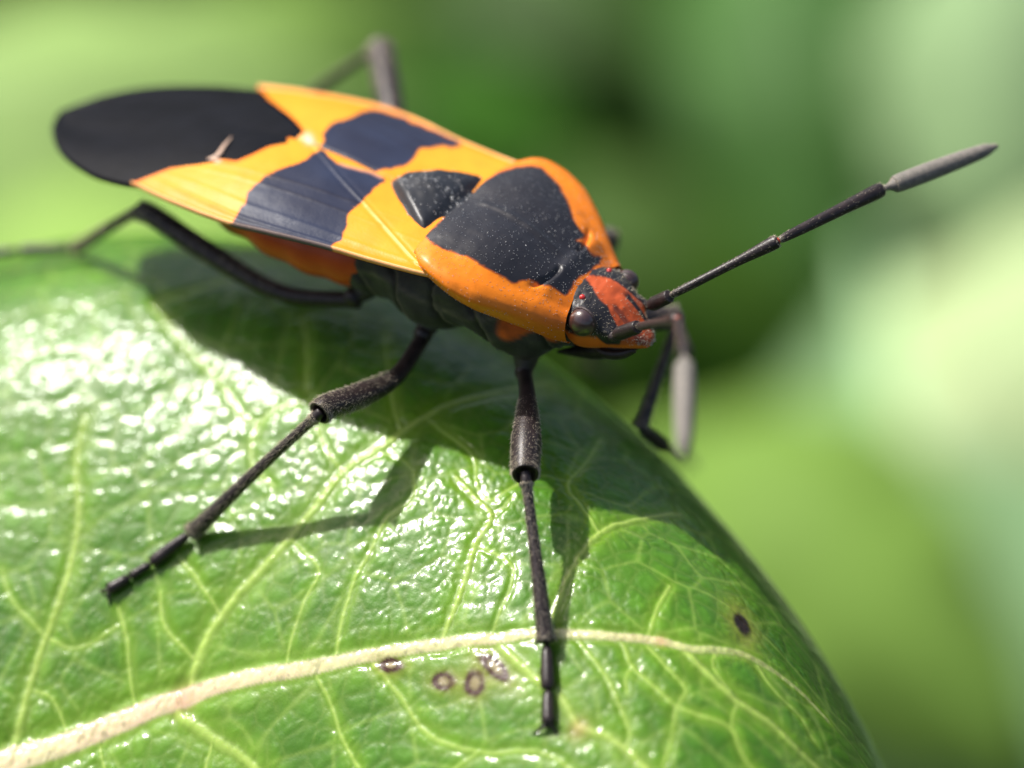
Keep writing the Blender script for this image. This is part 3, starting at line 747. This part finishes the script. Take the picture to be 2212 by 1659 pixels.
# ---- legs
def near_surface(px):       # the point on the sight line closest to / on the leaf
    return onto(px, leaf_z)
def seg_hairs(P, R, n, L, m, parent, seed, lean=.5, rad=.005, spread=.3):
    g = np.random.default_rng(seed); A = catmull(np.hstack([np.array(P, float), np.array(R, float)[:, None]]), 60)
    C_ = A[:, :3]; T = np.gradient(C_, axis=0); T /= np.linalg.norm(T, axis=1)[:, None]
    a = g.uniform(0, 2 * np.pi, n); fi = g.uniform(1, 58, n); i = fi.astype(int); fr_ = (fi - i)[:, None]
    Cc = C_[i] * (1 - fr_) + C_[i + 1] * fr_; Rr = (A[i, 3] * (1 - fr_[:, 0]) + A[i + 1, 3] * fr_[:, 0])[:, None]
    x = np.cross(T[i], np.array([.2, .3, .93])); x /= np.linalg.norm(x, axis=1)[:, None]; y = np.cross(T[i], x)
    d = np.cos(a)[:, None] * x + np.sin(a)[:, None] * y
    return _lean_hairs(Cc + d * Rr * .98, d, T[i] * lean, L, rad, m, parent, seed, spread)
def _lean_hairs(P, N, lean, L, rad, m, parent, seed, spread):
    o = hairs('bristles', P, N + lean, L, rad, m, None, seed=seed, spread=spread); o.parent = parent
    off = Vector((0, 0, 0)); q = parent
    while q: off += q.location; q = q.parent
    o.location = -off; return o
def hollow_end(P, R, n=44, m=20):
    """femur: club-shaped tube whose far end is a cup the tibia sits in"""
    V, F, N = tube(P, R, n, m, caps=False)
    base = (n - 1) * m; c1 = V[base:base + m].mean(0); T = catmull(np.array(P, float), n); d = T[-1] - T[-2]; d /= np.linalg.norm(d)
    rin = c1 + (V[base:base + m] - c1) * .82 ; rin2 = c1 + (V[base:base + m] - c1) * .7 - d * .10
    V = np.vstack([V, rin, rin2, [c1 - d * .12], [T[0]]]); F = list(F); b1 = n * m; b2 = b1 + m; k = b2 + m
    for j in range(m):
        q = (j + 1) % m
        F.append((base + j, base + q, b1 + q, b1 + j)); F.append((b1 + j, b1 + q, b2 + q, b2 + j)); F.append((b2 + j, b2 + q, k)); F.append((q, j, k + 1))
    return V, F
def leg(label, coxa, tro, knee, femR, tibend, tibR, tarsus, tarR, claws, bend=(0, 0, 0), fuzz=1.0, seed=0, kneered=False):
    L = empty('leg', (0, 0, 0), bug); L['label'] = label
    coxa, tro, knee, tibend = map(np.array, (coxa, tro, knee, tibend))
    V, F, _n = tube([coxa + np.array([0, 0, .35]), coxa, tro], [.36, .27, .15], 20, 16); P_('coxa', V, F, mat('coxa', color=(.035, .032, .026), rough=.5, noise=.4, nscale=4, bump=.5, bscale=14, bdist=.03) if 'coxa' not in bpy.data.materials else bpy.data.materials['coxa'], L)
    fr = knee - tro; mid1 = tro + fr * .30 + np.array(bend); mid2 = tro + fr * .66 + np.array(bend) * .55
    fp_ = [tro - fr * .03, mid1, mid2, knee - fr * .08, knee]
    V, F = hollow_end(fp_, femR); P_('femur', V, F, M_leg, L)
    V, F = ball(tro + np.array([0, 0, .02]), (femR[0] * 1.25,) * 3, 16, 20); P_('trochanter', V, F, M_leg, L)
    seg_hairs(fp_[1:], femR[1:], int(1700 * fuzz), .08, M_hair, L, seed + 1, lean=1.5, rad=.0038)
    tb = tibend - knee; tl = np.linalg.norm(tb); td = tb / tl
    k0 = knee - td * .05
    sag = np.array([0, 0, .03])
    tp = [k0, knee + td * .12, knee + td * .3, knee + tb * .5 + sag, tibend - td * .25, tibend]
    V, F, _n = tube(tp, tibR, 50, 16); P_('tibia', V, F, M_leg, L)
    seg_hairs(tp[1:], tibR[1:], int(2200 * fuzz), .085, M_hair, L, seed + 2, lean=1.5, rad=.0036)
    seg_hairs(tp[3:], tibR[3:], int(260 * fuzz), .11, M_hairk, L, seed + 9, lean=1.0, rad=.005)
    if kneered:
        V, F = ball(knee, (.13, .13, .13), 12, 14); P_('knee_joint', V, F, M_red, L)
    for i in range(len(tarsus) - 1):
        a, b_ = np.array(tarsus[i]), np.array(tarsus[i + 1]); d = b_ - a; r0, r1 = tarR[i]
        pt = [a + d * .04, a + d * .25, a + d * .8, b_ - d * .03]
        V, F, _n = tube(pt, [r0 * .6, r0, r1, r1 * .8], 22, 14); P_('tarsus_segment', V, F, M_leg, L)
        seg_hairs(pt, [r0 * .6, r0, r1, r1 * .8], int(170 * fuzz), .07, M_hairk, L, seed + 20 + i, lean=.9, rad=.005)
    e = np.array(tarsus[-1])
    for cpx in claws:
        V, F, _n = tube([e, (e + cpx[0]) / 2 + np.array([0, 0, .03]), cpx[0], cpx[1]], [.04, .034, .026, .006], 18, 8); P_('claw', V, F, M_leg, L)
    return L
def lz(p, h_): p = np.array(p, float); p[2] = leaf_z(p[0], p[1]) + h_; return p
def on_leaf(px, h_=.12):
    p = onto(px, lambda x, y: leaf_z(x, y) + h_); return p
# near fore leg
f0, f1, f2_, f3 = on_leaf((1180, 1385), .22), on_leaf((1181, 1392), .20), on_leaf((1184, 1490), .14), on_leaf((1184, 1566), .12)
leg('fore leg on the near side, planted beside the brown ring spots', (1.80, -.66, -2.30), (1.86, -.85, -2.62), (3.26, -3.14, -2.86), [.14, .16, .265, .26, .235], f0, [.09, .105, .085, .105, .145, .165],
    [f1, f2_, on_leaf((1184, 1505), .13), f3][:1] + [f2_, f3], [(.10, .13), (.10, .12)],
    [(on_leaf((1160, 1580), .06), on_leaf((1148, 1588), .0)), (on_leaf((1200, 1578), .06), on_leaf((1206, 1590), .0))], bend=(.05, .02, .12), seed=100)
# near middle leg
m0 = on_leaf((416, 1150), .22); m1 = on_leaf((408, 1153), .2)
leg('middle leg on the near side, stretched out over the glossy part of the leaf', (-.20, -.80, -2.20), (-.20, -1.05, -2.45), (-.66, -3.81, -2.69), [.15, .16, .235, .23, .225], m0, [.09, .105, .09, .105, .15, .175],
    [m1, on_leaf((326, 1217), .14), on_leaf((280, 1246), .12), on_leaf((234, 1274), .12)], [(.10, .12), (.07, .08), (.09, .11)],
    [(on_leaf((222, 1278), .07), on_leaf((214, 1273), .0)), (on_leaf((236, 1296), .06), on_leaf((238, 1312), .0))], bend=(.20, -.22, -.22), seed=200)
# near hind leg
h0 = on_leaf((165, 536), .25)
leg('hind leg on the near side, its knee bent behind the wing edge', (-1.55, -.80, -1.95), (-1.75, -1.05, -2.20), (-6.45, -1.41, -1.73), [.16, .17, .22, .21, .20], h0, [.09, .11, .10, .11, .13, .13],
    [h0, h0 + np.array([-1.05, -.55, -.12]), h0 + np.array([-1.9, -.95, -.35])], [(.10, .11), (.08, .09)],
    [(h0 + np.array([-2.1, -1.1, -.45]), h0 + np.array([-2.2, -1.25, -.6]))], bend=(.0, -.25, -.35), fuzz=.6, seed=300)
# far legs
g0 = onto((1385, 926), lambda x, y: leaf_z(x, y) + .40); g1 = onto((1440, 968), lambda x, y: leaf_z(x, y) + .32); g2 = onto((1490, 1003), lambda x, y: leaf_z(x, y) + .24)
leg('fore leg on the far side, standing on the crest of the leaf', (1.80, .66, -2.30), (1.86, .85, -2.62), (3.33, 2.44, -2.75), [.13, .14, .22, .21, .20], g0, [.09, .10, .09, .10, .13, .15],
    [g0, g1, g2], [(.12, .14), (.12, .14)], [(g2 + np.array([.1, -.05, -.05]), g2 + np.array([.15, -.1, -.15]))], fuzz=.4, seed=400, kneered=False)
q0 = onto((1266, 780), lambda x, y: leaf_z(x, y) + .42); q1 = onto((1326, 812), lambda x, y: leaf_z(x, y) + .30)
leg('middle leg on the far side, its foot showing under the head', (-.20, .80, -2.20), (-.10, 1.05, -2.45), (1.20, 3.68, -2.40), [.15, .16, .22, .21, .20], q0, [.09, .10, .09, .10, .13, .14],
    [q0, (q0 + q1) / 2, q1], [(.12, .15), (.12, .13)], [(q1 + np.array([.1, 0, -.05]), q1 + np.array([.15, 0, -.15]))], bend=(0, 0, .9), fuzz=.3, seed=500)
leg('hind leg on the far side, its knee raised above the far wing', (-1.55, .80, -1.95), (-1.75, 1.05, -2.2), (-5.42, 5.48, -1.1), [.16, .17, .27, .28, .26], (-8.6, 4.6, -4.2), [.09, .11, .10, .11, .13, .13],
    [(-8.6, 4.6, -4.2), (-9.5, 4.2, -4.9), (-10.2, 3.8, -5.4)], [(.10, .11), (.08, .09)], [(np.array([-10.3, 3.7, -5.5]), np.array([-10.4, 3.6, -5.6]))], bend=(0, 0, .15), fuzz=.5, seed=600)

# ---- antennae
def antenna(label, P, seed, fuzz=1.0, r4=.165):
    A = empty('antenna', (0, 0, 0), bug); A['label'] = label
    P = [np.array(p, float) for p in P]
    specs = [([.08, .125, .13, .125], M_leg), ([.055, .075, .085, .125], M_leg), ([.05, .085, .115, .14], M_leg), ([.05, r4, r4 * .95, .05], M_leg2)]
    for i, (R, m_) in enumerate(specs):
        a, b_ = P[i], P[i + 1]; d = b_ - a; l = np.linalg.norm(d)
        if i == 3: pt = [a, a + d * .05, a + d * .10, a + d * .15, a + d * .5, a + d * .85, a + d * .96, b_]; R = [.045, .06, r4 * .7, r4, r4 * 1.02, r4 * .8, r4 * .4, .02]
        else: pt = [a, a + d * min(.25, .12 / l * 2), a + d * .6, b_ - d * .05, b_]; R = [R[0] * .7, R[1], R[2], R[3], R[3] * .72]
        V, F, _n = tube(pt, R, 46, 16); o = P_('antenna_segment', V, F, m_, A)
        seg_hairs(pt, R, int((420 if i else 90) * fuzz), .045 if i else .03, M_hair, A, seed + i, lean=1.6, rad=.0035)
        if i in (1, 2): V, F = ball(b_ - d * .01, (.07, .07, .07), 12, 14); P_('antenna_joint', V, F, M_red if i == 1 else M_leg, A)
antenna('antenna on the far side, stretched out towards the pale leaves', [(3.62, .52, -1.28), (4.05, .52, -.88), (5.57, 1.62, .25), (6.56, 3.82, .50), (7.85, 6.05, .70)], 700)
d_ = ray((1378, 706)); e0 = onz((1330, 733), -1.28); 
def atlen(px, P, Lq, nearer=True):
    d = ray(px); w_ = CAM - P; a = d @ d; b_ = 2 * d @ w_; c = w_ @ w_ - Lq * Lq; q = b_ * b_ - 4 * a * c
    if q < 0: return CAM + (-b_ / 2 / a) * d
    return CAM + (-b_ + (-1 if nearer else 1) * math.sqrt(q)) / 2 / a * d
a0 = np.array([3.52, -.58, -1.30]); a1 = atlen((1378, 706), a0, .72); a2 = atlen((1463, 690), a1, 2.1); a3 = atlen((1479, 765), a2, 1.7); a4 = atlen((1476, 985), a3, 2.15)
antenna('antenna on the near side, bent forward and hanging down out of focus', [a0, a1, a2, a3, a4], 800, fuzz=.5, r4=.17)

# ================================================================== SURROUNDINGS
def cpoint(px, depth): return CAM + depth * ray(px)
def bleaf(label, px, depth, L, W, axis_px, nrm, color, name='background_leaf', transl=.25, rough=.6, curl=.22, fold=-.5, group=None, spec=.2, seed=0, coat=.3):
    """a whole leaf far behind: blade with a folded midline, midrib and stalk"""
    c = cpoint(px, depth)
    n = nrm[0] * CR + nrm[1] * CU + nrm[2] * CB; n /= np.linalg.norm(n)
    a = axis_px[0] * CR - axis_px[1] * CU; a -= (a @ n) * n; a /= np.linalg.norm(a); s = np.cross(n, a)
    nl, nw = 60, 30; V = []
    for i in range(nl):
        t = i / (nl - 1); w_ = W * .5 * math.sin(math.pi * t ** .8) ** .75 * (1 + .03 * math.sin(t * 40)) + .02
        for j in range(nw):
            q = j / (nw - 1) * 2 - 1
            V.append(c + a * L * (t - .5) + s * w_ * q + n * (fold * W * .5 * abs(q) ** 1.3 - curl * L * (2 * t - 1) ** 2 + .012 * L * math.sin(t * 26 + 3 * abs(q)) * abs(q)))
    o = empty(name, tuple(c)); tag(o, label, 'leaf', group)
    m = mat('leaf_' + str(seed), color=color, rough=rough, spec=spec, noise=.18, nscale=.05, transl=transl, coat=coat * 0, coat_r=.35, bump=.4, bscale=1.0, bdist=.4)
    bl = P_('leaf_blade', np.array(V), gridfaces(nl, nw), m, o)
    sm = bl.modifiers.new('thick', 'SOLIDIFY'); sm.thickness = .5
    pr = [c + a * L * (t - .5) + n * (-curl * L * (2 * t - 1) ** 2 + .1) for t in np.linspace(-.12, .97, 12)]
    V, F, _n = tube(pr, np.linspace(.9, .15, 12) * W / 60, 30, 8)
    P_('midrib', V, F, mat('rib_' + str(seed), color=tuple(min(1, x * 1.5 + .05) for x in color), rough=.5), o)
    return o
SN = np.array([SUN @ CR, SUN @ CU, SUN @ CB])     # sun direction in camera axes
def toward(k, extra=(0, 0, 0)): return tuple(SN * k + np.array([0, 0, 1 - k]) + np.array(extra))
GR = 'out of focus leaves behind the bug'
BL = [
 # label, px, depth, L, W, axis, normal, colour
 ('broad pale green leaf behind the black wing tip', (-200, 180), 120, 40, 34, (1, .15), toward(.65), (.27, .42, .12)),
 ('yellow green leaf rising behind the tip of the black wings', (380, 40), 150, 28, 17, (1, -.25), toward(.6), (.24, .41, .08)),
 ('light green leaf low behind the bent hind knee', (30, 520), 95, 27, 15, (1, .1), toward(.7), (.28, .46, .09)),
 ('very pale sunlit leaf hanging behind the antenna tip', (2120, 740), 130, 50, 22, (-.35, 1), toward(.65), (.44, .56, .28)),
 ('pale bluish green leaf beyond the grey antenna tip', (2160, 60), 165, 38, 18, (.1, 1), toward(.5), (.22, .34, .16)),
 ('mid green leaf crossing behind the long antenna', (1760, 200), 180, 46, 18, (.25, 1), toward(.3), (.065, .165, .035)),
 ('deep green leaf between the antenna and the hanging pale leaf', (1800, 560), 200, 46, 24, (.5, 1), toward(.2), (.050, .135, .020)),
 ('bright yellow green leaf just beyond the crest of the big leaf', (1660, 1090), 105, 26, 13, (.85, 1), toward(.6), (.17, .30, .05)),
 ('soft grey green leaf low beyond the curved leaf margin', (2060, 1380), 120, 60, 44, (.3, 1), toward(.5), (.19, .32, .15)),
 ('small green leaf behind the orange collar and head', (1400, 620), 150, 26, 14, (1, .5), toward(.2), (.040, .095, .006)),
 ('dark olive leaf above the orange collar', (1300, 120), 200, 40, 24, (1, .2), toward(.1), (.034, .085, .010)),
 ('green leaf behind the raised far hind knee', (880, 260), 170, 34, 15, (1, .5), toward(.2), (.050, .16, .012)),
]
for i, (lb, px, dp, L_, W_, axp, nr, cl) in enumerate(BL):
    bleaf(lb, px, dp * 2.1, L_ * 2.1, W_ * 2.1, axp, nr, cl, group=GR, seed=i)
# dense foliage mass and ground
def foliage():
    g = np.random.default_rng(21); V = []; F = []
    n = 2600
    for k_ in range(n):
        px = (g.uniform(-1500, 3700), g.uniform(-1300, 3000)); c = cpoint(px, g.uniform(450, 760))
        if c[2] < -640: continue
        nn = g.normal(0, 1, 3) + np.array([0, 0, 1.2]); nn /= np.linalg.norm(nn); a = np.cross(nn, g.normal(0, 1, 3)); a /= np.linalg.norm(a); s = np.cross(nn, a)
        L_ = g.uniform(30, 70); W_ = L_ * .42; b0 = len(V)
        for t, w_ in ((0, .1), (.25, .8), (.6, .9), (1, .05)):
            cc = c + a * L_ * (t - .5) - nn * L_ * .15 * (2 * t - 1) ** 2
            V += [cc - s * W_ * .5 * w_ + nn * W_ * .08, cc, cc + s * W_ * .5 * w_ + nn * W_ * .08]
        for r_ in range(3):
            for q in range(2): F.append((b0 + r_ * 3 + q, b0 + r_ * 3 + q + 1, b0 + r_ * 3 + q + 4, b0 + r_ * 3 + q + 3))
    m = mat('foliage', color=(.020, .050, .006), rough=.7, spec=.1, noise=.5, nscale=.02, transl=.2)
    o = mkmesh('foliage', np.array(V), F, m); tag(o, 'dense dark green foliage far behind the leaf', 'foliage', kind='stuff')
foliage()
gs = 3000; n = 60
q = np.linspace(-gs, gs, n); QX, QY = np.meshgrid(q, q, indexing='ij')
qz = -650 + 12 * fbm(QX.ravel() * .01, QY.ravel() * .01, 3, 4)
o = mkmesh('ground', np.stack([QX.ravel(), QY.ravel(), qz], 1), gridfaces(n, n), mat('ground', color=(.030, .045, .014), rough=.9, noise=.5, nscale=.02)); tag(o, kind='structure')
# stalk that carries the leaf, going down to the ground
st = [(-14.5, -13.5, -9.5), (-18, -16, -12), (-24, -20, -22), (-28, -22, -60), (-26, -20, -650)]
stem = empty('plant_stem', (-26, -20, -650)); tag(stem, 'green plant stem that carries the big glossy leaf', 'plant stem')
V, F, _n = tube(st[2:], [1.6, 2.2, 3.2], 30, 12); P_('stem', V, F, mat('stem', color=(.10, .18, .05), rough=.5), stem)
V, F, _n = tube(st[:3], [.5, .7, 1.0], 20, 12); P_('leaf_stalk', V, F, bpy.data.materials['stem'], leaf)
